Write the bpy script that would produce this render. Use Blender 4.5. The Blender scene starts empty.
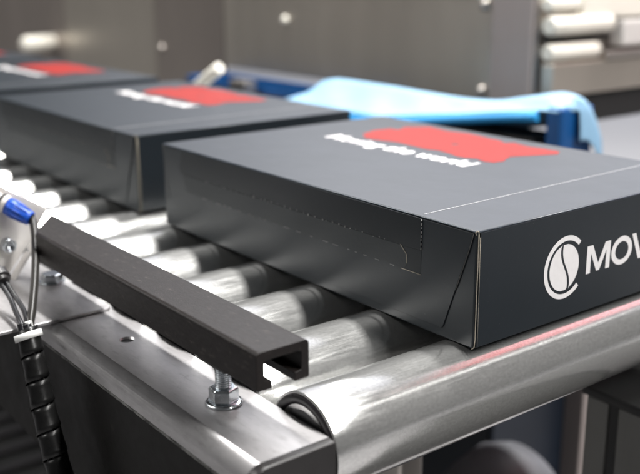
import bpy, bmesh, math, random
from mathutils import Vector, Matrix

random.seed(7)
scene = bpy.context.scene
COL = scene.collection
PI = math.pi

# ------------------------------------------------------------------ materials
def mat(name, color, rough=0.5, metal=0.0, spec=0.5, var=0.0, vscale=(40, 40, 40),
        rvar=0.0, rscale=(60, 60, 60), bump=0.0, bscale=(600, 600, 600), coat=0.0,
        coat_rough=0.1, trans=0.0, color2=None, detail=4.0, aniso=0.0):
    m = bpy.data.materials.new(name)
    m.use_nodes = True
    nt = m.node_tree
    N, L = nt.nodes, nt.links
    b = N['Principled BSDF']
    b.inputs['Base Color'].default_value = (*color, 1)
    b.inputs['Roughness'].default_value = rough
    b.inputs['Metallic'].default_value = metal
    b.inputs['Specular IOR Level'].default_value = spec
    b.inputs['Coat Weight'].default_value = coat
    b.inputs['Coat Roughness'].default_value = coat_rough
    b.inputs['Transmission Weight'].default_value = trans
    if aniso:
        b.inputs['Anisotropic'].default_value = aniso
    tc = N.new('ShaderNodeTexCoord')

    def noise(sc, det=detail, rgh=0.6):
        mp = N.new('ShaderNodeMapping')
        mp.inputs['Scale'].default_value = sc
        L.new(tc.outputs['Object'], mp.inputs['Vector'])
        n = N.new('ShaderNodeTexNoise')
        n.inputs['Scale'].default_value = 1.0
        n.inputs['Detail'].default_value = det
        n.inputs['Roughness'].default_value = rgh
        L.new(mp.outputs['Vector'], n.inputs['Vector'])
        return n.outputs['Fac']
    if var > 0 or color2:
        f = noise(vscale)
        mx = N.new('ShaderNodeMix'); mx.data_type = 'RGBA'
        c2 = color2 or tuple(c * (1 - var) for c in color)
        mr = N.new('ShaderNodeMapRange')
        mr.inputs['From Min'].default_value = 0.35
        mr.inputs['From Max'].default_value = 0.65
        L.new(f, mr.inputs['Value'])
        mx.inputs['A'].default_value = (*c2, 1)
        mx.inputs['B'].default_value = (*color, 1)
        L.new(mr.outputs['Result'], mx.inputs['Factor'])
        L.new(mx.outputs['Result'], b.inputs['Base Color'])
    if rvar > 0:
        f = noise(rscale)
        mr = N.new('ShaderNodeMapRange')
        mr.inputs['From Min'].default_value = 0.3
        mr.inputs['From Max'].default_value = 0.7
        mr.inputs['To Min'].default_value = max(0.02, rough - rvar)
        mr.inputs['To Max'].default_value = rough + rvar
        L.new(f, mr.inputs['Value'])
        L.new(mr.outputs['Result'], b.inputs['Roughness'])
    if bump > 0:
        f = noise(bscale, 3.0)
        bp = N.new('ShaderNodeBump')
        bp.inputs['Strength'].default_value = bump
        bp.inputs['Distance'].default_value = 0.0006
        L.new(f, bp.inputs['Height'])
        L.new(bp.outputs['Normal'], b.inputs['Normal'])
    return m

M = {}
M['carton'] = mat('black_laminated_board', (0.0125, 0.0170, 0.0215), 0.36, spec=0.4, var=0.06, vscale=(30, 30, 30),
                  rvar=0.02, rscale=(25, 18, 40), bump=0.05, bscale=(260, 260, 260))
M['flap'] = mat('black_laminated_flap', (0.0085, 0.0115, 0.0145), 0.38, spec=0.32, bump=0.04, bscale=(220, 220, 220),
                rvar=0.02, rscale=(30, 20, 40))
M['strip'] = mat('black_tear_strip', (0.0145, 0.0185, 0.0215), 0.44, spec=0.4, bump=0.22, bscale=(700, 420, 420))
M['kraft'] = mat('raw_board_edge', (0.42, 0.38, 0.31), 0.8, var=0.3, vscale=(900, 900, 900))
M['crease'] = mat('rubbed_crease_highlight', (0.060, 0.075, 0.095), 0.42, var=0.4, vscale=(60, 60, 60))
M['torn'] = mat('torn_fibre', (0.48, 0.48, 0.47), 0.8, var=0.7, vscale=(160, 160, 160))
M['kraft_dim'] = mat('scuffed_board_edge', (0.10, 0.10, 0.095), 0.7, var=0.6, vscale=(700, 700, 700))
M['white_ink'] = mat('white_ink', (0.80, 0.78, 0.78), 0.45, var=0.05, vscale=(200, 200, 200))
M['red_ink'] = mat('red_ink', (0.25, 0.018, 0.013), 0.50, spec=0.12, var=0.12, vscale=(60, 60, 60))
M['zinc'] = mat('zinc_roller_steel', (0.75, 0.75, 0.735), 0.165, 0.84, var=0.18, vscale=(420, 620, 620),
                rvar=0.05, rscale=(40, 500, 500), bump=0.06, bscale=(900, 900, 900))
M['rail'] = mat('galvanised_sheet', (0.42, 0.41, 0.415), 0.33, 0.5, var=0.14, vscale=(160, 60, 160),
                rvar=0.02, rscale=(120, 40, 120), bump=0.05, bscale=(500, 500, 500))
M['bolt'] = mat('zinc_plated_steel', (0.66, 0.70, 0.73), 0.22, 1.0, rvar=0.08, rscale=(300, 300, 300))
M['black_side'] = mat('black_painted_steel', (0.005, 0.0046, 0.004), 0.5, spec=0.2, var=0.3, vscale=(30, 30, 30),
                      rvar=0.1, rscale=(30, 30, 30), bump=0.06, bscale=(300, 300, 300))
M['worn_edge'] = mat('worn_edge_steel', (0.22, 0.22, 0.21), 0.5, 0.4, vscale=(260, 90, 260), color2=(0.012, 0.012, 0.011))
M['black_plastic'] = mat('black_plastic', (0.016, 0.0145, 0.0145), 0.40, rvar=0.07, rscale=(90, 90, 90), bump=0.10, bscale=(900, 900, 900))
M['bar'] = mat('black_guide_plastic', (0.013, 0.0105, 0.010), 0.48, spec=0.24, var=0.25, vscale=(400, 120, 400), rvar=0.05, rscale=(500, 160, 500), bump=0.18, bscale=(1400, 900, 1400))
M['cap_ring'] = mat('black_bearing_cap', (0.022, 0.020, 0.022), 0.35, rvar=0.08, rscale=(150, 150, 150))
M['grey_disc'] = mat('grey_bearing_disc', (0.13, 0.13, 0.135), 0.5)
M['alu'] = mat('matt_aluminium', (0.80, 0.77, 0.74), 0.45, 0.35, var=0.1, vscale=(60, 60, 60), rvar=0.06, bump=0.05)
M['blue_conn'] = mat('blue_connector_plastic', (0.012, 0.085, 0.50), 0.38, var=0.1)
M['cable'] = mat('grey_brown_cable_jacket', (0.018, 0.0165, 0.015), 0.33, spec=0.3, bump=0.03)
M['cable_black'] = mat('black_cable_jacket', (0.012, 0.012, 0.014), 0.30, spec=0.3)
M['wrap'] = mat('black_spiral_wrap', (0.006, 0.006, 0.006), 0.32, spec=0.3, rvar=0.08, rscale=(200, 200, 200))
M['tie'] = mat('white_nylon', (0.72, 0.72, 0.70), 0.45)
M['wire'] = mat('bright_wire', (0.7, 0.7, 0.68), 0.35, 0.4)
M['steel'] = mat('brushed_stainless', (0.53, 0.485, 0.425), 0.38, 0.72, var=0.16, vscale=(3, 2.5, 0.5), rvar=0.06, rscale=(300, 300, 4))  # tall colour streaks stand in for vertical reflections on the panels
M['steel_dark'] = mat('brushed_stainless_dark', (0.42, 0.37, 0.335), 0.36, 0.72, var=0.20, vscale=(3, 2.5, 0.5), rvar=0.06, rscale=(300, 300, 4))  # same painted-in reflection streaks, on a darker base
M['steel_post'] = mat('satin_post_paint', (0.34, 0.295, 0.28), 0.45, 0.25, var=0.1, vscale=(6, 6, 1))
M['steel_light'] = mat('satin_steel', (0.58, 0.54, 0.50), 0.35, 0.9, var=0.1, vscale=(8, 8, 2))
M['cream'] = mat('cream_plastic', (0.78, 0.75, 0.67), 0.5, var=0.06, vscale=(20, 20, 20))
M['film'] = mat('light_blue_film', (0.25, 0.435, 0.61), 0.38, spec=0.3, var=0.10, vscale=(9, 9, 9), bump=0.15, bscale=(60, 60, 60))
M['bin'] = mat('blue_bin_plastic', (0.004, 0.075, 0.25), 0.4, var=0.15, vscale=(10, 10, 10))
M['bin_wall'] = mat('shaded_bin_plastic', (0.005, 0.010, 0.020), 0.5, var=0.2, vscale=(10, 10, 10))  # the bin's blue darkened, shade put into the colour
M['bin_mid'] = mat('film_shade_blue', (0.03, 0.30, 0.66), 0.35, var=0.15, vscale=(12, 12, 12))
M['dark_frame'] = mat('dark_grey_paint', (0.14, 0.14, 0.13), 0.5, var=0.15, vscale=(12, 12, 4), rvar=0.08)
M['dark_gap'] = mat('black_rubber_and_gap', (0.010, 0.010, 0.010), 0.6)  # also serves as the painted shade in the rail hole
M['grey_cover'] = mat('grey_cover_plastic', (0.085, 0.087, 0.095), 0.5, var=0.15, vscale=(12, 12, 12))
M['floor'] = mat('painted_concrete', (0.30, 0.295, 0.30), 0.4, var=0.2, vscale=(1.2, 1.2, 1.2), rvar=0.1, rscale=(2, 2, 2))
M['aisle'] = mat('pale_aisle_paint', (0.55, 0.54, 0.54), 0.45, var=0.1, vscale=(1, 1, 1))
M['pale'] = mat('pale_panel', (0.60, 0.58, 0.56), 0.5, var=0.08, vscale=(8, 8, 8))

def add_dust(m, color, scale, lo, hi, amount):
    nt = m.node_tree; N, L = nt.nodes, nt.links
    b = N['Principled BSDF']
    old = b.inputs['Base Color'].links[0].from_socket if b.inputs['Base Color'].links else None
    tc = N.new('ShaderNodeTexCoord'); mp = N.new('ShaderNodeMapping'); mp.inputs['Scale'].default_value = scale
    L.new(tc.outputs['Object'], mp.inputs['Vector'])
    n = N.new('ShaderNodeTexNoise'); n.inputs['Scale'].default_value = 1.0; n.inputs['Detail'].default_value = 5.0; n.inputs['Roughness'].default_value = 0.7
    L.new(mp.outputs['Vector'], n.inputs['Vector'])
    r = N.new('ShaderNodeMapRange'); r.inputs['From Min'].default_value = lo; r.inputs['From Max'].default_value = hi
    r.inputs['To Max'].default_value = amount
    L.new(n.outputs['Fac'], r.inputs['Value'])
    mx = N.new('ShaderNodeMix'); mx.data_type = 'RGBA'
    if old: L.new(old, mx.inputs['A'])
    else: mx.inputs['A'].default_value = b.inputs['Base Color'].default_value
    mx.inputs['B'].default_value = (*color, 1)
    L.new(r.outputs['Result'], mx.inputs['Factor']); L.new(mx.outputs['Result'], b.inputs['Base Color'])
add_dust(M['carton'], (0.16, 0.16, 0.155), (420, 300, 420), 0.66, 0.80, 0.5)
add_dust(M['flap'], (0.14, 0.14, 0.14), (420, 300, 420), 0.66, 0.80, 0.5)
add_dust(M['bar'], (0.10, 0.085, 0.075), (300, 110, 300), 0.58, 0.78, 0.55)
add_dust(M['black_side'], (0.05, 0.045, 0.04), (120, 120, 60), 0.60, 0.85, 0.5)
add_dust(M['rail'], (0.16, 0.15, 0.145), (240, 60, 240), 0.55, 0.80, 0.6)

# ------------------------------------------------------------------ mesh builder
class MB:
    def __init__(s):
        s.v, s.f, s.sm = [], [], []
    def add(s, vs, fs, smooth=False):
        o = len(s.v)
        s.v += [tuple(v) for v in vs]
        for f in fs:
            s.f.append([o + i for i in f]); s.sm.append(smooth)
        return s
    def box(s, x0, x1, y0, y1, z0, z1):
        vs = [(x, y, z) for z in (z0, z1) for y in (y0, y1) for x in (x0, x1)]
        return s.add(vs, [(0, 2, 3, 1), (4, 5, 7, 6), (0, 1, 5, 4), (2, 6, 7, 3), (0, 4, 6, 2), (1, 3, 7, 5)])
    def prism(s, pts, ax, a, b, smooth_ids=()):
        """pts: 2-D outline in the plane across axis ax, extruded from a to b."""
        n = len(pts)
        def p3(p, t):
            return {'x': (t, p[0], p[1]), 'y': (p[0], t, p[1]), 'z': (p[0], p[1], t)}[ax]
        vs = [p3(p, a) for p in pts] + [p3(p, b) for p in pts]
        o = len(s.v)
        s.v += vs
        for i in range(n):
            j = (i + 1) % n
            s.f.append([o + i, o + j, o + n + j, o + n + i]); s.sm.append(i in smooth_ids)
        s.f.append([o + i for i in reversed(range(n))]); s.sm.append(False)
        s.f.append([o + n + i for i in range(n)]); s.sm.append(False)
        return s
    def lathe(s, prof, org, axis, n=48, smooth=True, phase=0.0, scale=None):
        """prof: (distance along axis, radius)"""
        ax = Vector(axis).normalized()
        u = ax.orthogonal().normalized()
        if abs(ax.x) > .99: u = Vector((0, 0, 1))
        if abs(ax.z) > .99: u = Vector((1, 0, 0))
        w = ax.cross(u)
        org = Vector(org)
        vs, fs = [], []
        for (t, r) in prof:
            for k in range(n):
                a = 2 * PI * k / n + phase
                vs.append(org + ax * t + (u * math.cos(a) + w * math.sin(a)) * r)
        for i in range(len(prof) - 1):
            for k in range(n):
                k2 = (k + 1) % n
                fs.append((i * n + k, i * n + k2, (i + 1) * n + k2, (i + 1) * n + k))
        s.add(vs, fs, smooth)
        o = len(s.v) - len(vs)
        for i, rev in ((0, True), (len(prof) - 1, False)):
            if prof[i][1] > 1e-6:
                ids = [o + i * n + k for k in range(n)]
                s.f.append(ids[::-1] if rev else ids); s.sm.append(False)
        return s
    def tube(s, pts, r, n=14, radii=None):
        pts = [Vector(p) for p in pts]
        vs, fs = [], []
        t0 = (pts[1] - pts[0]).normalized()
        u = t0.orthogonal().normalized()
        for i, p in enumerate(pts):
            t = (pts[min(i + 1, len(pts) - 1)] - pts[max(i - 1, 0)]).normalized()
            u = (u - t * u.dot(t)).normalized()
            w = t.cross(u)
            rr = radii[i] if radii else r
            for k in range(n):
                a = 2 * PI * k / n
                vs.append(p + (u * math.cos(a) + w * math.sin(a)) * rr)
        for i in range(len(pts) - 1):
            for k in range(n):
                k2 = (k + 1) % n
                fs.append((i * n + k, i * n + k2, (i + 1) * n + k2, (i + 1) * n + k))
        s.add(vs, fs, True)
        o = len(s.v) - len(vs)
        s.f.append([o + k for k in range(n)][::-1]); s.sm.append(False)
        s.f.append([o + (len(pts) - 1) * n + k for k in range(n)]); s.sm.append(False)
        return s
    def build(s, name, material, parent=None, bevel=0.0, seg=2, ang=35):
        me = bpy.data.meshes.new(name)
        me.from_pydata(s.v, [], s.f)
        bm = bmesh.new(); bm.from_mesh(me)
        bmesh.ops.recalc_face_normals(bm, faces=bm.faces)
        bm.to_mesh(me); bm.free()
        for p, sm in zip(me.polygons, s.sm):
            p.use_smooth = sm
        me.materials.append(material)
        o = bpy.data.objects.new(name, me)
        COL.objects.link(o)
        if parent:
            o.parent = parent
        if bevel:
            md = o.modifiers.new('edge', 'BEVEL')
            md.width = bevel; md.segments = seg; md.limit_method = 'ANGLE'
            md.angle_limit = math.radians(ang); md.use_clamp_overlap = True
            for p in me.polygons: p.use_smooth = True
            wn = o.modifiers.new('normals', 'WEIGHTED_NORMAL'); wn.keep_sharp = False
        return o

def spline(ctrl, n=10):
    """Catmull-Rom through control points."""
    P = [Vector(c) for c in ctrl]
    P = [P[0] * 2 - P[1]] + P + [P[-1] * 2 - P[-2]]
    out = []
    for i in range(1, len(P) - 2):
        for k in range(n):
            t = k / n
            a, b, c, d = P[i - 1], P[i], P[i + 1], P[i + 2]
            out.append(0.5 * ((2 * b) + (c - a) * t + (2 * a - 5 * b + 4 * c - d) * t * t + (3 * b - a - 3 * c + d) * t ** 3))
    out.append(P[-2])
    return out

def tag(o, label, cat, group=None):
    o['label'] = label; o['category'] = cat
    if group: o['group'] = group
    return o

def thing(name, label, cat, loc=(0, 0, 0), group=None):
    o = bpy.data.objects.new(name, None)
    o.empty_display_size = 0.02
    COL.objects.link(o); o.location = loc
    return tag(o, label, cat, group)

def structure(o):
    o['kind'] = 'structure'; return o

def copy_tree(o, parent=None):
    c = o.copy(); COL.objects.link(c); c.parent = parent
    for ch in list(o.children):
        copy_tree(ch, c)
    return c

def text_faces(txt, bold=0.0, shear=0.0):
    """Flat lettering from the built-in font -> vertices, faces, bounds."""
    cu = bpy.data.curves.new('lettering_curve', 'FONT')
    cu.body = txt; cu.size = 1.0; cu.offset = bold; cu.shear = shear
    cu.resolution_u = 6; cu.fill_mode = 'FRONT'
    tmp = bpy.data.objects.new('lettering_tmp', cu)
    COL.objects.link(tmp)
    bpy.context.view_layer.update()
    dg = bpy.context.evaluated_depsgraph_get()
    me = bpy.data.meshes.new_from_object(tmp.evaluated_get(dg))
    vs = [v.co.copy() for v in me.vertices]
    fs = [list(p.vertices) for p in me.polygons]
    bpy.data.objects.remove(tmp); bpy.data.curves.remove(cu); bpy.data.meshes.remove(me)
    xs = [v.x for v in vs]; ys = [v.y for v in vs]
    return vs, fs, (min(xs), max(xs), min(ys), max(ys))

# ------------------------------------------------------------------ cartons
W, LEN, H = 0.2774, 0.4045, 0.0800
PITCH = 0.4605

def make_carton():
    t = thing('carton', 'sharp black carton at the front, round bean logo and MOV on its end', 'carton box',
              group='black cartons on the roller conveyor')
    b = MB().box(0, W, 0, LEN, 0.0012, H)
    b.build('carton_body', M['carton'], t, 0.0013, 3)
    # red underside, tucked under the front edge
    MB().box(0.003, W - 0.003, 0.004, LEN - 0.002, 0.0002, 0.0011).build('base_panel', M['carton'], t)
    # end panel with its raw edges
    MB().box(0.0022, W - 0.001, -0.0012, -0.0001, 0.0022, H - 0.0010).build('end_panel', M['carton'], t, 0.0003, 2)
    # creased, slightly rubbed fold lines round the lid; pale colour also paints the edge highlight
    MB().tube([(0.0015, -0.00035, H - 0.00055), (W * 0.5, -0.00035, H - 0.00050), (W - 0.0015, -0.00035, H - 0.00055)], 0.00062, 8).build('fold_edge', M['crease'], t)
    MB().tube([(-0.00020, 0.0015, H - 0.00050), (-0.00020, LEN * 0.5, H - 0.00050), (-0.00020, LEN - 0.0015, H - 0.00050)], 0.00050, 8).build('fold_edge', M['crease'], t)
    MB().tube([(0.0012, -0.0004, H - 0.0012), (0.0010, -0.0006, H - 0.012), (0.0011, -0.0006, 0.03), (0.0013, -0.0006, 0.008), (0.0009, -0.0004, 0.0025), (-0.0006, 0.0003, 0.0014)], 0.00032, 6).build('cut_edge', M['kraft'], t)
    MB().tube([(0.0021, -0.0009, H - 0.004), (0.0022, -0.0010, H - 0.02), (0.0028, -0.0010, 0.03), (0.0030, -0.0010, 0.0030)], 0.00027, 6).build('cut_edge', M['kraft'], t)
    MB().tube([(0.0004, 0.0006, H - 0.0026), (-0.0002, 0.0014, H - 0.0008), (0.0008, 0.0004, H + 0.0001), (0.0020, -0.0006, H - 0.0009)], 0.00035, 6).build('corner_fold', M['kraft'], t)
    # long side: outer side panel cut at an angle near both ends
    side = [(0.0025, H - 0.0014), (0.0062, 0.0665), (0.0265, 0.0095), (0.0280, 0.0078), (LEN - 0.020, 0.0078), (LEN - 0.006, 0.05), (LEN - 0.003, H - 0.0014)]
    MB().prism(side, 'x', -0.0009, -0.0001).build('side_panel', M['carton'], t, 0.0003, 2)
    MB().tube([(-0.0007, 0.0022, H - 0.0014), (-0.0007, 0.0058, 0.0665), (-0.0007, 0.0158, 0.0385)], 0.00024, 6).build('cut_edge', M['kraft_dim'], t)
    MB().tube([(-0.0007, LEN - 0.0016, H - 0.0014), (-0.0007, LEN - 0.0046, 0.05), (-0.0007, LEN - 0.012, 0.030)], 0.0003, 6).build('cut_edge', M['kraft_dim'], t)
    # lid flap folded down over the side, ends at the tear strip
    flap = [(0.0485, 0.0572), (0.0485, H - 0.0011), (0.366, H - 0.0011), (0.372, 0.0600), (0.368, 0.0566)]
    MB().prism(flap, 'x', -0.0016, -0.0009).build('lid_flap', M['flap'], t, 0.0002, 2)
    strip = [(0.0655, 0.0402), (0.0622, 0.0440), (0.0622, 0.0505), (0.0672, 0.0562), (0.366, 0.0562), (0.360, 0.0402)]
    MB().prism(strip, 'x', -0.0012, -0.0009).build('tear_strip', M['strip'], t)
    # dark slot left where the strip starts, and its raw edges
    slot = [(0.0485, 0.0402), (0.0485, 0.0568), (0.0668, 0.0560), (0.0620, 0.0505), (0.0620, 0.0440), (0.0655, 0.0402)]
    MB().prism(slot, 'x', -0.00105, -0.0009).build('tear_slot', M['flap'], t)
    MB().tube([(-0.0012, 0.0688, 0.0566), (-0.0012, 0.0624, 0.0508), (-0.0012, 0.0622, 0.0446)], 0.00026, 6).build('cut_edge', M['kraft'], t)
    MB().tube([(-0.0010, 0.0680, 0.0398), (-0.0010, 0.0480, 0.0398)], 0.00024, 6).build('cut_edge', M['kraft'], t)
    # perforations: top crease, short vertical row, nicks along the strip
    p = MB()
    y = 0.0525
    x = 0.004
    while x < W - 0.004:
        l = random.uniform(0.0028, 0.0042)
        yy = y + 0.006 * (x / W) + random.uniform(-0.0002, 0.0002)
        p.box(x, x + l, yy - 0.00028, yy + 0.00028, H - 0.0002, H + 0.00022)
        x += l + random.uniform(0.0003, 0.0009)
    p.build('perforation', mat('perforated_fibre', (0.62, 0.62, 0.64), 0.7, var=0.5, vscale=(300, 300, 300)), t)
    p = MB()
    z = 0.0575
    while z < H - 0.002:
        l = random.uniform(0.0009, 0.0018)
        p.box(-0.0018, -0.0010, 0.0481, 0.0485, z, z + l)
        z += l + random.uniform(0.0008, 0.0016)
    p.build('perforation', M['torn'], t)
    q = MB()
    y = 0.085
    while y < 0.345:
        r = random.uniform(0.0002, 0.00058) * (1.3 if 0.12 < y < 0.26 else 0.7)
        zc = 0.0563 + random.uniform(-0.0006, 0.0006)
        q.box(-0.0016, -0.0011, y, y + r * 1.6, zc, zc + r * random.uniform(1.5, 3.2))
        y += random.uniform(0.004, 0.012)
    y = 0.075
    while y < 0.34:
        l = random.uniform(0.002, 0.010)
        q.box(-0.00125, -0.0009, y, y + l, 0.0398, 0.04005)
        y += l + random.uniform(0.004, 0.014)
    q.build('perforation', M['torn'], t)

    # --- end print: bean emblem and letters (plane y = -0.0012, facing -y)
    yf = -0.00126
    lg = MB()
    cx, cz, R, Ri = 0.0885, 0.0396, 0.0226, 0.0191
    n = 56
    a0, a1 = math.radians(46), math.radians(314)
    vs, fs = [], []
    for k in range(n + 1):
        a = a0 + (a1 - a0) * k / n
        vs += [(cx + R * math.cos(a), yf, cz + R * math.sin(a)), (cx + Ri * math.cos(a), yf, cz + Ri * math.sin(a))]
    for k in range(n):
        fs.append((2 * k, 2 * k + 1, 2 * k + 3, 2 * k + 2))
    lg.add(vs, fs)
    bx, bz, rx, rz = 0.0874, 0.0396, 0.0157, 0.0168
    def split(s):                      # S-shaped split of the bean, s from -1 (bottom) to 1 (top)
        return 0.0052 * -s * (1 - 0.25 * s * s) - 0.0014 * math.sin(PI * s) + 0.0008
    m = 26
    for side_ in (-1, 1):
        vs, fs = [], []
        for k in range(m + 1):
            s_ = -0.985 + 1.97 * k / m
            half = rx * math.sqrt(1 - s_ * s_)
            c = split(s_)
            z_ = bz + rz * s_
            if side_ < 0:
                xa, xb = bx - half, min(bx + c - 0.0011, bx + half)
            else:
                xa, xb = max(bx + c + 0.0011, bx - half), bx + half
            if xb < xa: xb = xa
            vs += [(xa, yf, z_), (xb, yf, z_)]
        for k in range(m):
            fs.append((2 * k, 2 * k + 1, 2 * k + 3, 2 * k + 2))
        lg.add(vs, fs)
    lg.build('emblem', M['white_ink'], t)
    lt = MB()
    mpoly = [(0, 0), (0, 1), (.235, 1), (.5, .30), (.765, 1), (1, 1), (1, 0), (.825, 0), (.825, .70), (.565, .02), (.435, .02), (.175, .70), (.175, 0)]
    vpoly = [(0, 1), (.20, 1), (.5, .24), (.80, 1), (1, 1), (.60, 0), (.40, 0)]
    def put(poly, x0, x1, z0, z1, holes=()):
        bm = bmesh.new()
        for lp in (poly,) + tuple(holes):
            vv = [bm.verts.new((x0 + (x1 - x0) * px , yf, z0 + (z1 - z0) * pz)) for px, pz in lp]
            for i in range(len(vv)): bm.edges.new((vv[i], vv[(i + 1) % len(vv)]))
        bmesh.ops.triangle_fill(bm, use_beauty=True, edges=bm.edges[:])
        bm.verts.index_update()
        lt.add([v.co[:] for v in bm.verts], [[v.index for v in f.verts] for f in bm.faces])
        bm.free()
    put(mpoly, 0.1120, 0.1390, 0.0298, 0.0502)
    nn = 40
    cir = [(0.5 + 0.5 * math.cos(2 * PI * k / nn), 0.5 + 0.5 * math.sin(2 * PI * k / nn)) for k in range(nn)]
    hol = [(0.5 + 0.315 * math.cos(2 * PI * k / nn), 0.5 + 0.318 * math.sin(2 * PI * k / nn)) for k in range(nn)]
    put(cir, 0.1405, 0.1655, 0.0292, 0.0508, (hol,))
    put(vpoly, 0.1645, 0.1885, 0.0298, 0.0502)
    lt.build('lettering', M['white_ink'], t)
    # --- lid print, read from the long side
    zt = H + 0.00016
    lt = MB()
    vv, ff, (xa, xb, ya, yb) = text_faces('Moving the world', 0.024)
    k = (0.3345 - 0.1475) / (xb - xa)
    lt.add([(0.1335 + (v.y - ya) * k * 1.12, 0.3345 - (v.x - xa) * k, zt) for v in vv], ff)
    lt.build('lettering', M['white_ink'], t)
    outline = [(0.1816, 0.3245), (0.2005, 0.3327), (0.2251, 0.3329), (0.2251, 0.3206), (0.2436, 0.3302), (0.2637, 0.3137), (0.2576, 0.2857), (0.2638, 0.257), (0.2575, 0.2247), (0.2565, 0.2111), (0.2499, 0.199), (0.2592, 0.1949), (0.2542, 0.1785), (0.2564, 0.157), (0.2551, 0.139), (0.2442, 0.1325), (0.2283, 0.1395), (0.2027, 0.1514), (0.1857, 0.1421), (0.1726, 0.1416), (0.1693, 0.1499), (0.1745, 0.1627), (0.1691, 0.173), (0.169, 0.1849), (0.1757, 0.2102), (0.1722, 0.2259), (0.1756, 0.2634), (0.1719, 0.2805), (0.1681, 0.2908), (0.168, 0.3055)]
    jag = []
    for i, p0 in enumerate(outline):
        p1 = outline[(i + 1) % len(outline)]
        for k in range(3):
            f = k / 3
            j = 0 if k == 0 else 0.0011
            jag.append((p0[0] + (p1[0] - p0[0]) * f + random.uniform(-j, j), p0[1] + (p1[1] - p0[1]) * f + random.uniform(-j, j)))
    mp = MB()
    bm = bmesh.new()
    loop = [bm.verts.new((x, y, zt)) for x, y in jag]
    hole = [bm.verts.new((0.210 + 0.0045 * math.cos(a), 0.2250 + 0.0030 * math.sin(a), zt)) for a in [k * PI / 3 for k in range(6)]]
    es = [bm.edges.new((L_[i], L_[(i + 1) % len(L_)])) for L_ in (loop, hole) for i in range(len(L_))]
    bmesh.ops.triangle_fill(bm, use_beauty=True, edges=es)
    bm.verts.index_update()
    mp.add([v.co[:] for v in bm.verts], [[v.index for v in f.verts] for f in bm.faces])
    bm.free()
    mp.build('map_print', M['red_ink'], t)
    return t

carton = make_carton()
carton_labels = [None,
                 'blurred black carton second in the row, right behind the sharp one',
                 'very blurred black carton third in the row, behind the second one',
                 'black carton farthest back, mostly cut off at the left edge of the photo']
for i in (1, 2, 3):
    c = copy_tree(carton)
    c.location = (0.0, PITCH * i + (0.0, 0, 0.004, -0.003)[i], 0)
    c['label'] = carton_labels[i]

# ------------------------------------------------------------------ rollers
RR, RY0, RSP = 0.0326, 0.0166, 0.0760
RX0, RX1 = -0.1240, 0.3350
def make_roller():
    t = thing('conveyor_roller', 'front-most zinc conveyor roller, whole polished length clear in front of the cartons', 'roller',
              (0, RY0, -RR), 'zinc rollers of the conveyor')
    r = RR
    prof = [(RX0 + 0.0004, r - 0.0014), (RX0, r - 0.0009), (RX0 + 0.0003, r - 0.0003), (RX0 + 0.0012, r)]
    prof += [(RX0 + (RX1 - RX0) * k / 12, r) for k in range(1, 12)]
    prof += [(RX1 - 0.0012, r), (RX1, r - 0.0012)]
    MB().lathe(prof, (0, 0, 0), (1, 0, 0), 128).build('roller_tube', M['zinc'], t)
    for s, xe in ((1, RX0), (-1, RX1)):
        ring = [(0.0012, r - 0.0015), (-0.0004 * 1, r - 0.0018), (-0.0010, r - 0.0028), (-0.0009, r - 0.0055), (0.0000, r - 0.0078), (0.0022, r - 0.0086), (0.0040, r - 0.0088)]
        MB().lathe([(xe + s * a, b) for a, b in ring], (0, 0, 0), (1, 0, 0), 72).build('end_cap', M['cap_ring'], t)
        disc = [(0.0042, r - 0.0089), (0.0042, r - 0.0096), (0.0008, r - 0.0102), (0.0003, r - 0.0112), (0.0003, 0.009), (0.0010, 0.0075), (0.0010, 0.0)]
        d = MB().lathe([(xe + s * a, b) for a, b in disc], (0, 0, 0), (1, 0, 0), 64).build('bearing_disc', M['grey_disc'], t)
        MB().lathe([(xe + s * 0.001, 0.0055), (xe - s * 0.0016, 0.0055), (xe - s * 0.0016, 0.0)], (0, 0, 0), (1, 0, 0), 6, False).build('axle', M['bolt'], d)
    return t
roller = make_roller()
ords = ['second', 'third', 'fourth', 'fifth', 'sixth', 'seventh', 'eighth', 'ninth', 'tenth', 'eleventh', 'twelfth', 'thirteenth',
        'fourteenth', 'fifteenth', 'sixteenth', 'seventeenth', 'eighteenth', 'nineteenth', 'twentieth', 'twenty-first', 'twenty-second', 'twenty-third']
for i in range(1, 23):
    c = copy_tree(roller)
    y = RY0 + RSP * i
    c.location = (random.uniform(-0.0004, 0.0004), y, -RR)
    c.rotation_euler = (random.uniform(0, 6.28), 0, 0)
    under = ('under the sharp front carton' if y < 0.41 else 'at the gap behind the front carton' if y < 0.46 else
             'under the second carton' if y < 0.87 else 'under the third carton' if y < 1.33 else 'under the farthest carton')
    c['label'] = '%s zinc roller back from the front roller, %s' % (ords[i - 1], under)

# ------------------------------------------------------------------ conveyor side rails
Y0, Y1 = -0.0100, 1.80
ZT = -0.0160
def rail_profile(xo, xi, zt, zb, r=0.0095, n=8, grow=0.0):
    """outline in (x, z); xo outer edge with a rounded bend, xi inner edge."""
    s = 1 if xi > xo else -1
    pts = [(xo - s * grow, zb)]
    for k in range(n + 1):
        a = PI - PI / 2 * k / n
        pts.append((xo + s * (r + math.cos(a) * (r + grow)), zt - r + math.sin(a) * (r + grow)))
    pts += [(xi, zt + grow), (xi, zb)]
    return pts

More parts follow.
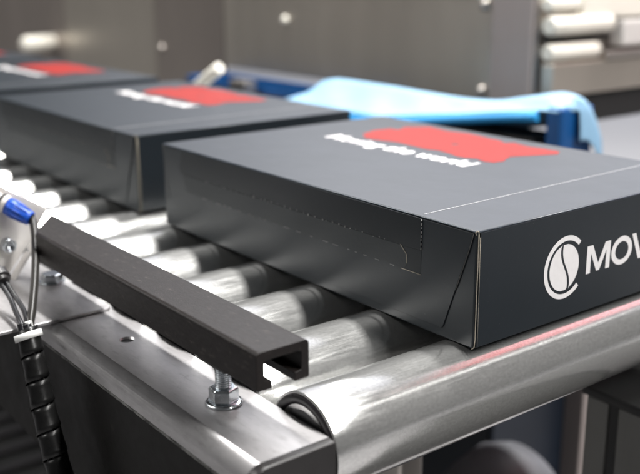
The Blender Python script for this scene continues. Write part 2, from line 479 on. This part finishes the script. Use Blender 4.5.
def make_rail(xo, xi, label):
    t = thing('conveyor_rail', label, 'conveyor rail')
    s = 1 if xi > xo else -1
    pr = rail_profile(xo, xi, ZT, -0.0315)
    cover = MB().prism(pr, 'y', Y0, Y1, smooth_ids=range(1, 9)).build('rail_cover', M['rail'], t)
    # the two drilled holes in the top
    cut = MB()
    for hy in (0.1945,):
        cut.lathe([(-0.004, 0.0056), (0.012, 0.0056)], (xo + s * 0.0340, hy, ZT - 0.006), (0, 0, 1), 32)
    cutter = cut.build('cutter', M['rail'])
    md = cover.modifiers.new('hole', 'BOOLEAN'); md.operation = 'DIFFERENCE'; md.object = cutter; md.solver = 'EXACT'
    bpy.context.view_layer.update()
    dg = bpy.context.evaluated_depsgraph_get()
    me = bpy.data.meshes.new_from_object(cover.evaluated_get(dg))
    cover.modifiers.clear(); cover.data = me
    bpy.data.objects.remove(cutter)
    # black disc standing in for the shade inside the hole
    MB().lathe([(0.0, 0.00535), (0.0008, 0.00535)], (xo + s * 0.0340, 0.1945, ZT - 0.0026), (0, 0, 1), 32).build('hole_shade', M['dark_gap'], t)
    MB().box(min(xo + s * 0.0016, xi - s * 0.0016), max(xo + s * 0.0016, xi - s * 0.0016), Y0, Y1, -0.134, -0.0317).build('side_plate', M['black_side'], t, 0.0012, 2)
    # thin folded hem under the lip
    MB().box(min(xo - s * 0.0003, xo + s * 0.0016), max(xo - s * 0.0003, xo + s * 0.0016), Y0, Y1, -0.0334, -0.0317).build('lip_hem', M['worn_edge'], t)
    cap = rail_profile(xo, xi, ZT, -0.136, 0.0095, 8, 0.0006)
    MB().prism(cap, 'y', Y0 - 0.0075, Y0 + 0.0002, smooth_ids=range(1, 9)).build('end_cap', M['black_plastic'], t, 0.0017, 3, 30)
    return t
make_rail(-0.1825, -0.1262, 'galvanised conveyor side rail with black end cap at the lower left')
make_rail(0.3925, 0.3372, 'galvanised side rail on the far side, hidden behind the cartons')

# ------------------------------------------------------------------ black guide bar on its stud
g = thing('guide_bar', 'black plastic guide channel standing above the near side rail on a steel stud', 'guide bar')
bx0, bx1, bz0, bz1 = -0.1614, -0.1255, 0.0143, 0.0376
r = 0.0030
def rc(cx, cz, a0, a1, n=5, rr=r):
    return [(cx + rr * math.cos(math.radians(a0 + (a1 - a0) * k / n)), cz + rr * math.sin(math.radians(a0 + (a1 - a0) * k / n))) for k in range(n + 1)]
bm_ = (bx0 + bx1) / 2
outer = rc(bx0 + r, bz1 - r, 180, 90) + rc(bx1 - r, bz1 - r, 90, 0) + rc(bx1 - 0.0015, bz0 + 0.0015, 0, -90, 3, 0.0015)
inner = [(bm_ + 0.0078, bz0), (bm_ + 0.0078, bz0 + 0.0052), (bm_ + 0.0125, bz0 + 0.0060), (bm_ + 0.0125, bz1 - 0.0066), (bm_ + 0.0115, bz1 - 0.0056),
         (bm_ - 0.0115, bz1 - 0.0056), (bm_ - 0.0125, bz1 - 0.0066), (bm_ - 0.0125, bz0 + 0.0060), (bm_ - 0.0078, bz0 + 0.0052), (bm_ - 0.0078, bz0)]
endc = rc(bx0 + 0.0015, bz0 + 0.0015, -90, -180, 3, 0.0015)
gb = MB().prism(outer + inner + endc, 'y', 0.0085, 0.376)
gb.v = [(x, y if y < 0.3 else 0.322 + (x - bx0) / (bx1 - bx0) * 0.0525, z) for x, y, z in gb.v]
gb.build('guide_channel', M['bar'], g, 0.0010, 3, 40)
sx, sy = -0.1490, 0.0640
MB().box(sx - 0.0085, sx + 0.0085, sy - 0.016, sy + 0.016, bz0 - 0.0040, bz0 - 0.0002).build('slide_block', M['black_plastic'], g, 0.0008)
prof = []
zz = ZT + 0.001
k = 0
while zz < bz0:
    prof += [(zz, 0.00435), (zz + 0.0005, 0.0050), (zz + 0.00085, 0.0050)]
    zz += 0.00135
st = MB().lathe([(a, b) for a, b in prof], (sx, sy, 0), (0, 0, 1), 32, False).build('threaded_stud', M['bolt'], g)
nut = MB()
hexp = [(0.0, 0.0086), (0.0008, 0.0093), (0.0076, 0.0093), (0.0088, 0.0082)]
nut.lathe(hexp, (sx, sy, ZT + 0.0022), (0, 0, 1), 6, False, phase=0.35)
nut.build('hex_nut', M['bolt'], st, 0.0004)
MB().lathe([(0.0002, 0.0112), (0.0009, 0.0115), (0.0018, 0.0108), (0.0022, 0.0092)], (sx, sy, ZT), (0, 0, 1), 48).build('washer', M['bolt'], st)

# ------------------------------------------------------------------ sensor bracket
s = thing('sensor_bracket', 'pale aluminium sensor bracket with bolted foot at the left edge', 'bracket')
foot = [(-0.262, 0.2570)] + rc(-0.1330 - 0.001, 0.2570 + 0.004, -90, 0, 5, 0.004) + [(-0.130, 0.46), (-0.262, 0.46)]
MB().prism(foot, 'z', ZT + 0.0002, ZT + 0.0028).build('foot_plate', M['rail'], s, 0.0005)
yp = 0.378
face = [(-0.235, -0.0130), (-0.1690, -0.0130), (-0.1440, 0.0165), (-0.1290, 0.0395), (-0.1283, 0.0418), (-0.1302, 0.0436), (-0.1666, 0.0668), (-0.200, 0.0890), (-0.235, 0.0890)]
MB().prism(face, 'y', yp, yp + 0.006).build('upright_plate', M['alu'], s, 0.0008)
strip2 = [(-0.1665, -0.0130), (-0.1640, -0.0130), (-0.1400, 0.0185), (-0.1428, 0.0185)]
MB().prism(strip2, 'y', yp - 0.010, yp - 0.0003).build('gusset', M['alu'], s, 0.0004)
# socket head screw on the upright and a small one near the edge
for (px, pz, pr_) in ((-0.1655, 0.0160, 0.0062), (-0.1478, 0.0075, 0.0028)):
    h = MB().lathe([(0, pr_), (0.0055, pr_), (0.0062, pr_ * 0.92), (0.0062, pr_ * 0.55), (0.0030, pr_ * 0.5), (0.0030, 0.0)], (px, yp - 0.0002, pz), (0, -1, 0), 32)
    h.build('screw_head', M['bolt'], s)
hb = MB().lathe([(0.0, 0.0092), (0.0056, 0.0092), (0.0066, 0.0080)], (-0.1420, 0.345, ZT + 0.0040), (0, 0, 1), 6, False, phase=0.5)
hb.build('hex_bolt', M['bolt'], s, 0.0005)
MB().lathe([(0.0, 0.0108), (0.0013, 0.0108)], (-0.1420, 0.345, ZT + 0.0029), (0, 0, 1), 40).build('washer', M['bolt'], s)

# sensor held by the bracket, its blue plug and cable
sn = thing('sensor', 'bright threaded sensor barrel sticking out of the bracket', 'sensor')
ca = Vector((0.0105, -0.0120, -0.0086)).normalized()
c0 = Vector((-0.1672, 0.3735, 0.0535))
MB().lathe([(-0.020, 0.0062), (0.0, 0.0062), (0.0003, 0.0074), (0.0024, 0.0078), (0.0046, 0.0074)], c0, ca, 36).build('sensor_barrel', M['alu'], sn)
MB().lathe([(-0.0018, 0.0080), (-0.0003, 0.0080)], c0, ca, 36).build('seal_ring', M['black_plastic'], sn)
cb = thing('sensor_cable', 'grey cable with blue plug dropping from the sensor into the spiral wrap', 'cable')
c1 = c0 + ca * 0.0047
pl = MB().lathe([(0.0, 0.0058), (0.0004, 0.0072), (0.0080, 0.0074), (0.0090, 0.0068), (0.0170, 0.0062), (0.0205, 0.0063), (0.0225, 0.0060), (0.0228, 0.0046), (0.0200, 0.0036)], c1, ca, 40)
for k in range(10):                                           # grip ribs
    a = 2 * PI * k / 10
    u = ca.orthogonal().normalized(); w = ca.cross(u)
    d = u * math.cos(a) + w * math.sin(a)
    pl.tube([c1 + ca * 0.001 + d * 0.0070, c1 + ca * 0.008 + d * 0.0072, c1 + ca * 0.019 + d * 0.0060], 0.0007, 6)
pl.build('cable_plug', M['blue_conn'], cb)
cend = c1 + ca * 0.0195
MB().tube(spline([cend, cend + ca * 0.0045, (-0.1543, 0.342, 0.0325), (-0.1590, 0.330, 0.0265), (-0.1693, 0.305, 0.0185), (-0.1809, 0.280, 0.0090), (-0.1931, 0.256, -0.0015), (-0.1990, 0.246, -0.0075), (-0.2030, 0.238, -0.020)], 12), 0.0031, 16).build('cable_jacket', M['cable'], cb)
# gland with two thin cables
gl = thing('gland_cable', 'two thin black cables curving out of a black gland at the left edge', 'cable')
ga = Vector((0.10, -0.75, -0.40)).normalized()
g0 = Vector((-0.1985, 0.3070, 0.0125))
MB().lathe([(-0.012, 0.0060), (-0.004, 0.0060), (-0.0035, 0.0085), (0.004, 0.0085), (0.0045, 0.0066), (0.0075, 0.0058), (0.0078, 0.0035)], g0, ga, 12, False).build('gland_nut', M['black_plastic'], gl, 0.0004)
for dx in (-0.0018, 0.0022):
    o = Vector((dx, 0, 0))
    MB().tube(spline([g0 + o, g0 + ga * 0.008 + o, Vector((-0.1965, 0.286, 0.0015)) + o, Vector((-0.1990, 0.266, -0.0035)) + o * 1.5, Vector((-0.2030, 0.246, -0.0085)) + o, Vector((-0.2040, 0.238, -0.022)) + o], 10), 0.0019, 12).build('cable_jacket', M['cable_black'], gl)

# ------------------------------------------------------------------ spiral cable wrap
wr = thing('cable_wrap', 'black spiral wrapped cable bundle with white tie, hanging beside the rail', 'cable wrap')
axis_pts = spline([(-0.2035, 0.2425, -0.0050), (-0.2045, 0.232, -0.022), (-0.2055, 0.217, -0.060), (-0.2050, 0.198, -0.106), (-0.2040, 0.180, -0.160), (-0.2030, 0.165, -0.220)], 24)
def wrap_ribbon(path, turns, r0, r1, width_frac, n=34):
    """overlapping ribbon wound round the path; each turn flares slightly at its lower edge."""
    V = [Vector(p) for p in path]
    cum = [0]
    for a, b in zip(V, V[1:]): cum.append(cum[-1] + (b - a).length)
    tot = cum[-1]
    def at(d):
        d = max(0, min(tot - 1e-6, d))
        for i in range(len(V) - 1):
            if cum[i + 1] >= d:
                f = (d - cum[i]) / (cum[i + 1] - cum[i])
                return V[i].lerp(V[i + 1], f), (V[i + 1] - V[i]).normalized()
    pitch = tot / turns
    mb = MB(); vs, fs = [], []
    steps = int(turns * n)
    cols = 6
    for k in range(steps + 1):
        a = 2 * PI * k / n
        fr = k / n - 0.30
        d0 = max(0.0, pitch * (fr - 0.115 * math.sin(2 * PI * fr) + 0.30))
        for c in range(cols):
            f = c / (cols - 1)
            p, t = at(d0 + f * pitch * width_frac)
            u = Vector((1, 0, 0)); u = (u - t * u.dot(t)).normalized(); w = t.cross(u)
            rad = r0 + (r1 - r0) * (d0 / tot) + 0.0009 * f ** 3 
            vs.append(p + (u * math.cos(a) + w * math.sin(a)) * rad)
    for k in range(steps):
        for c in range(cols - 1):
            i = k * cols + c
            fs.append((i, i + 1, i + cols + 1, i + cols))
    mb.add(vs, fs, True)
    return mb
rb = wrap_ribbon(axis_pts, 12.5, 0.0072, 0.0098, 0.93).build('wrap_ribbon', M['wrap'], wr)
sd = rb.modifiers.new('thickness', 'SOLIDIFY'); sd.thickness = 0.0006; sd.offset = 1
for k, (dx, dy) in enumerate(((-0.003, 0.001), (0.0025, 0.002), (0.0, -0.003))):
    MB().tube([p + Vector((dx, dy, 0)) for p in axis_pts], 0.0030, 10).build('inner_cable', M['cable_black'] if k != 1 else M['wire'], wr)
tp = Vector((-0.2040, 0.2375, -0.0128)); td = Vector((-0.0008, -0.0085, -0.018)).normalized()
td = (td + Vector((0.10, 0.0, 0))).normalized()
MB().lathe([(-0.0024, 0.0090), (-0.0024, 0.0098), (0.0024, 0.0100), (0.0024, 0.0092)], tp, td, 40).build('cable_tie', M['tie'], wr)

# ------------------------------------------------------------------ background machine housing (far side)
mh = thing('machine_housing', 'large blurred stainless machine housing along the back', 'machine')
X = 0.80
zb, zt_ = 0.018, 0.215
MB().box(X + 0.006, X + 0.9, 0.63, 3.6, zb + 0.004, zt_ - 0.004).build('inner_frame', M['dark_gap'], mh)
zlow = [zb, -0.10, -0.13, -0.13]
seams = [0.7165, 1.565, 1.905, 2.50, 3.60]
mts = ['steel', 'steel_dark', 'steel', 'steel_dark']
for i in range(4):
    MB().box(X - 0.002, X + 0.006, seams[i] + 0.002, seams[i + 1] - 0.002, zlow[i], zt_).build('side_panel', M[mts[i]], mh, 0.0015)
MB().box(X - 0.010, X + 0.9, 0.622, 0.7145, zb - 0.003, zt_ + 0.003).build('corner_post', M['steel_post'], mh, 0.006, 3)
MB().box(X - 0.006, X + 0.88, 0.6165, 0.6215, zb, zt_).build('end_trim', M['steel_light'], mh, 0.002)
MB().box(X - 0.004, X + 0.9, 0.72, 3.6, zt_ + 0.001, zt_ + 0.01).build('top_cover', M['steel_light'], mh)
for (y, z) in ((0.733, 0.036), (0.733, 0.181), (1.31, 0.135), (1.87, 0.043)):
    MB().lathe([(0, 0.0095), (0.004, 0.0095), (0.008, 0.006), (0.0085, 0.0)], (X - 0.0022, y, z), (-1, 0, 0), 24).build('bolt_head', M['cream' if y == 1.31 else 'steel_light'], mh)
for x_, y in ((X, 0.68), (X - 0.150, 1.285), (X, 3.3)):
    MB().box(x_, x_ + 0.03, y - 0.03, y + 0.03, -0.80, zb - 0.012 + (0.012 if x_ < X else 0)).build('leg', M['steel_light'], mh, 0.002)
# pale round cap on the panel behind the third carton
MB().lathe([(0, 0.026), (0.10, 0.026), (0.112, 0.021), (0.112, 0.0)], (X - 0.003, 2.60, 0.018), (-1, -0.25, 0), 32).build('round_cap', M['cream'], mh)

# ------------------------------------------------------------------ crossing conveyor at upper right
cc = thing('cross_conveyor', 'blurred second conveyor with pale rollers at the upper right', 'conveyor')
Yc = 0.60
def bar(x0, x1, yc, zc, r, name='cross_roller', m='cream'):
    MB().lathe([(x0, r * 0.8), (x0 + 0.004, r), (x1 - 0.004, r), (x1, r * 0.8)], (0, yc, zc), (1, 0, 0), 32).build(name, M[m], cc)
MB().box(0.792, 2.0, Yc - 0.02, Yc + 0.004, 0.039, 0.0925).build('side_beam', M['steel'], cc, 0.003)
MB().box(0.83, 2.0, Yc - 0.010, Yc + 0.014, -0.012, 0.0375).build('lower_strip', M['dark_gap'], cc, 0.003)  # black strip filling the gap below the side beam
bar(0.792, 0.918, Yc - 0.006, 0.109, 0.0135)
bar(0.792, 0.950, Yc - 0.006, 0.151, 0.0150)
bar(0.792, 0.870, Yc + 0.000, 0.184, 0.0110)
MB().box(0.80, 0.955, Yc + 0.002, Yc + 0.010, 0.1245, 0.134).build('inner_plate', M['dark_gap'], cc)
MB().box(0.972, 1.30, Yc - 0.02, Yc + 0.010, 0.112, 0.155).build('drive_box', M['pale'], cc, 0.004)
MB().box(0.875, 2.0, Yc - 0.010, Yc + 0.012, 0.160, 0.200).build('upper_beam', M['cream'], cc, 0.004)
MB().box(0.925, 2.0, Yc - 0.024, Yc + 0.010, 0.0935, 0.105).build('tray_edge', M['steel_light'], cc, 0.002)
MB().box(1.95, 2.0, Yc - 0.02, Yc + 0.010, -0.80, -0.0135).build('leg', M['steel'], cc)

# ------------------------------------------------------------------ blue bin and film behind the front carton
bn = thing('bin', 'blue plastic bin standing between the cartons and the machine', 'bin')
b = MB()
x0, x1, y0, y1, zb_, zr = 0.468, 0.625, 0.385, 1.46, -0.80, 0.004
w = 0.008
b.box(x0, x1, y0, y0 + w, zb_, zr).box(x0, x1, y1 - w, y1, zb_, zr).box(x0, x0 + w, y0 + w, y1 - w, zb_, zr).box(x1 - w, x1, y0 + w, y1 - w, zb_, zr)
b.box(x0 + w, x1 - w, y0 + w, y1 - w, zb_, zb_ + w)
b.build('bin_wall', M['bin_wall'], bn, 0.003)
# film: one smooth light blue sheet, highest along its far ridge, raised at its near end
fl = MB()
cont = [(0.872, 0.048), (0.862, 0.060), (0.84, 0.066), (0.804, 0.0675), (0.74, 0.067), (0.673, 0.0662), (0.587, 0.0635), (0.54, 0.063), (0.491, 0.0655), (0.455, 0.072), (0.422, 0.0785), (0.395, 0.0845), (0.375, 0.0855), (0.358, 0.0815), (0.351, 0.070), (0.348, 0.050), (0.346, 0.028)]
cs = spline([(0, y, z) for y, z in cont], 5)
vs, fs = [], []
random.seed(3)
NT = 16
for i, c in enumerate(cs):
    y = c.y
    e_ = min(1.0, max(0.0, (0.64 - y) / 0.25))                 # 0 along the bin, 1 at the raised end
    ridge = Vector((0.55 + 0.016 * e_, y, c.z))
    near = Vector((0.472 + 0.062 * e_, y, 0.034 + 0.030 * e_))
    if y < 0.364: near.x = min(ridge.x - 0.004, near.x + 0.028 * min(1.0, (0.364 - y) / 0.010))
    near.z = min(near.z, c.z - 0.002)
    far = Vector((0.612, y, c.z - 0.045))
    for k in range(NT):
        q = k / (NT - 1)
        if q < 0.3:
            p = far.lerp(ridge, q / 0.3); p.z += 0.012 * math.sin(q / 0.3 * PI)
        else:
            qq = (q - 0.3) / 0.7
            p = ridge.lerp(near, qq); p.z -= 0.004 * math.sin(qq * PI) * (1 - e_)
            p.z += (0.0016 * math.sin(y * 62 + qq * 5.0) + 0.0012 * abs(math.sin(y * 37 - qq * 4.0 + 1.0))) * math.sin(qq * PI)
        vs.append(p)
n_ = len(cs)
for i in range(n_ - 1):
    for k in range(NT - 1):
        a_ = i * NT + k
        fs.append((a_, a_ + 1, a_ + NT + 1, a_ + NT))
fl.add(vs, fs, True)
fo = tag(fl.build('plastic_film', M['film']), 'smooth light blue plastic sheet draped over the blue bin', 'plastic sheet')
md = fo.modifiers.new('thickness', 'SOLIDIFY'); md.thickness = 0.0010; md.offset = -1
MB().box(0.535, 0.598, 0.400, 0.855, -0.30, 0.026).build('dark_interior', M['dark_gap'], bn)  # black block filling the dark interior under the film
# mid-blue tube painting the shaded lower edge of the film, rising to the corner block
rim = MB()
rim_pts = [(0.472, 0.90, 0.020), (0.472, 0.70, 0.024), (0.476, 0.62, 0.028), (0.500, 0.53, 0.039), (0.522, 0.45, 0.049), (0.532, 0.392, 0.056)]
rim.tube(spline(rim_pts, 6), 0.0070, 12)
rim.build('film_edge_shade', M['bin_mid'], bn)
MB().box(0.536, 0.602, 0.357, 0.384, -0.03, 0.070).build('corner_block', M['bin'], bn, 0.006, 3)

ct = thing('crate', 'dark blue crate under the machine, seen behind the lid of the second carton', 'crate')
cm = MB()
cm.box(0.690, 0.698, 1.06, 1.56, -0.80, 0.004).box(0.782, 0.790, 1.06, 1.56, -0.80, 0.004)
cm.box(0.698, 0.782, 1.06, 1.068, -0.80, 0.004).box(0.698, 0.782, 1.552, 1.56, -0.80, 0.004).box(0.698, 0.782, 1.068, 1.552, -0.80, -0.79)
cm.build('crate_wall', M['bin'], ct, 0.002)
MB().box(0.684, 0.6898, 1.05, 1.57, -0.030, -0.015).build('crate_rim', M['bin'], ct, 0.002)

# steel pointer rod behind the second carton
rd = thing('support_rod', 'short slanted pale rod behind the lid of the second carton', 'rod')
MB().lathe([(0, 0.0085), (0.001, 0.0095), (0.082, 0.0095), (0.084, 0.0080)], (0.342, 0.925, 0.058), (0.0, -0.079, 0.040), 28).build('rod_shaft', M['cream'], rd)
MB().box(0.335, 0.350, 0.915, 0.935, -0.0155, 0.066).build('rod_post', M['steel_light'], rd, 0.001)

# ------------------------------------------------------------------ under the conveyor
dc = thing('drive_cabinet', 'dark grey cabinet with a vertical groove under the front roller, lower right', 'cabinet')
MB().box(0.200, 0.42, -0.32, 0.021, -0.80, -0.108).build('front_panel', M['dark_frame'], dc, 0.002)
MB().box(0.203, 0.42, 0.021, 0.031, -0.80, -0.110).build('groove', M['dark_gap'], dc)
MB().box(0.200, 0.42, 0.031, 0.052, -0.80, -0.108).build('corner_post', M['dark_frame'], dc, 0.002)
MB().box(0.196, 0.425, -0.32, 0.055, -0.107, -0.099).build('top_cap', M['dark_gap'], dc, 0.002)

gc = thing('motor_cover', 'blurred rounded grey cover low down between the conveyor legs', 'motor cover')
MB().lathe([(0, 0.07), (0.16, 0.07), (0.20, 0.064), (0.225, 0.045), (0.23, 0.0)], (0.21, 0.27, -0.445), (1, 0.05, 0.42), 40).build('cover_shell', M['grey_cover'], gc)
MB().box(0.22, 0.40, 0.23, 0.32, -0.80, -0.47).build('pedestal', M['dark_frame'], gc, 0.004)

for lab, x, y, wd, m in (('pale steel conveyor leg below the front roller, centre bottom', 0.14, 0.215, 0.030, 'steel_light'),
                         ('brown grey steel post between the dark cabinet and the grey cover', 0.640, 0.372, 0.040, 'steel_post'),):
    lg = thing('steel_post', lab, 'post', (x, y, -0.80))
    MB().box(-wd / 2, wd / 2, -wd / 2, wd / 2, 0.008, 0.66).build('leg_post', M[m], lg, 0.003)
    MB().box(-wd, wd, -wd, wd, 0.0005, 0.008).build('foot', M['dark_frame'], lg, 0.001)

fm = thing('floor_mat', 'dark ribbed rubber mat on the floor under the conveyor, lower left corner', 'mat')
MB().box(-0.9, 1.0, 0.75, 2.6, -0.7995, -0.790).build('mat_base', M['dark_gap'], fm)
rb_ = MB()
for k in range(22):
    yy = 0.80 + k * 0.08
    rb_.box(-0.88, 0.98, yy, yy + 0.022, -0.7895, -0.780)
rb_.build('ribs', M['cap_ring'], fm, 0.003)

# ------------------------------------------------------------------ floor
structure(MB().box(-14, 14, -10, 18, -0.85, -0.80).build('floor', M['floor']))
structure(MB().box(2.2, 14, -10, 11.9, -0.7995, -0.796).build('aisle', M['aisle']))

# ------------------------------------------------------------------ light
world = bpy.data.worlds.new('World'); scene.world = world
world.use_nodes = True
nt = world.node_tree; N, L = nt.nodes, nt.links
bg = N['Background']
tc = N.new('ShaderNodeTexCoord')
sp = N.new('ShaderNodeSeparateXYZ'); L.new(tc.outputs['Generated'], sp.inputs['Vector'])
rp = N.new('ShaderNodeValToRGB')
# the hall: dim all round, plus a bright lobe added on the far side for the lid to reflect
mr = N.new('ShaderNodeMapRange'); mr.inputs['From Min'].default_value = -1; mr.inputs['From Max'].default_value = 1
L.new(sp.outputs['Z'], mr.inputs['Value']); L.new(mr.outputs['Result'], rp.inputs['Fac'])
el = rp.color_ramp.elements
el[0].position = 0.46; el[0].color = (0.03, 0.03, 0.03, 1)
el[1].position = 0.90; el[1].color = (0.07, 0.07, 0.07, 1)
e2 = rp.color_ramp.elements.new(0.54); e2.color = (0.05, 0.05, 0.052, 1)
ad = N.new('ShaderNodeVectorMath'); ad.operation = 'DOT_PRODUCT'
bd = Vector((0.87, 0.40, 0.27)).normalized()
L.new(tc.outputs['Generated'], ad.inputs[0]); ad.inputs[1].default_value = bd
lb = N.new('ShaderNodeMapRange'); lb.interpolation_type = 'SMOOTHSTEP'
lb.inputs['From Min'].default_value = 0.66; lb.inputs['From Max'].default_value = 1.0
L.new(ad.outputs['Value'], lb.inputs['Value'])
mxw = N.new('ShaderNodeMix'); mxw.data_type = 'RGBA'
mxw.inputs['B'].default_value = (1.75, 1.78, 1.98, 1)
L.new(lb.outputs['Result'], mxw.inputs['Factor']); L.new(rp.outputs['Color'], mxw.inputs['A'])
L.new(mxw.outputs['Result'], bg.inputs['Color'])
bg.inputs['Strength'].default_value = 1.0

def lamp(name, loc, size, energy, color=(1, 0.985, 0.96), target=(0, 0.3, 0)):
    ld = bpy.data.lights.new(name, 'AREA'); ld.shape = 'RECTANGLE'
    ld.size, ld.size_y = size; ld.energy = energy; ld.color = color
    o = bpy.data.objects.new(name, ld); COL.objects.link(o)
    o.location = loc
    d = Vector(target) - Vector(loc)                       # rows stay level along y, tilted only sideways
    o.rotation_euler = (0, math.atan2(-d.x, -d.z), 0)
    return o
lamp('overhead_lamp', (0.70, -0.60, 2.3), (0.20, 5.2), 310, target=(0.45, -0.60, 0))      # long row over the conveyor
lamp('overhead_lamp', (3.0, 2.4, 2.6), (0.7, 4.0), 55, target=(2.2, 1.0, 0))               # unseen row added to lighten the background and crossing conveyor
lamp('overhead_lamp', (-2.5, 2.8, 2.5), (0.7, 4.0), 130, target=(0.6, 1.8, 0))              # unseen row added to light the machine faces
lamp('cross_lamp', (2.3, -1.30, 2.4), (2.6, 0.05), 3.2, target=(2.3, -1.15, 0))            # unseen cross row added for the pale streak on the front roller
lamp('red_band_lamp', (1.75, -0.08, 1.0), (1.7, 0.55), 2.7, (1.0, 0.02, 0.018), target=(1.75, -0.06, 0))   # unseen red lamp added for the red band on the front roller

# ------------------------------------------------------------------ camera
F, yaw, pitch, roll = 942.755, 0.6576, 0.2752, 0.0051
fwd = Vector((math.sin(yaw) * math.cos(pitch), math.cos(yaw) * math.cos(pitch), -math.sin(pitch)))
right = Vector((math.cos(yaw), -math.sin(yaw), 0))
down = fwd.cross(right)
r2 = right * math.cos(roll) + down * math.sin(roll)
d2 = -right * math.sin(roll) + down * math.cos(roll)
cam = bpy.data.cameras.new('camera'); co = bpy.data.objects.new('camera', cam); COL.objects.link(co)
mw = Matrix((r2, -d2, -fwd)).transposed().to_4x4()
mw.translation = Vector((-0.4235, -0.3879, 0.2370))
co.matrix_world = mw
cam.sensor_width = 36; cam.lens = F / 640 * 36
cam.clip_start = 0.02; cam.clip_end = 100
cam.dof.use_dof = True; cam.dof.focus_distance = 0.62; cam.dof.aperture_fstop = 5.6
scene.camera = co

vs_ = scene.view_settings
vs_.view_transform = 'Standard'; vs_.look = 'None'; vs_.exposure = 0.0; vs_.gamma = 1.0
try:
    scene.cycles.use_denoising = True
    scene.cycles.max_bounces = 10
except Exception:
    pass
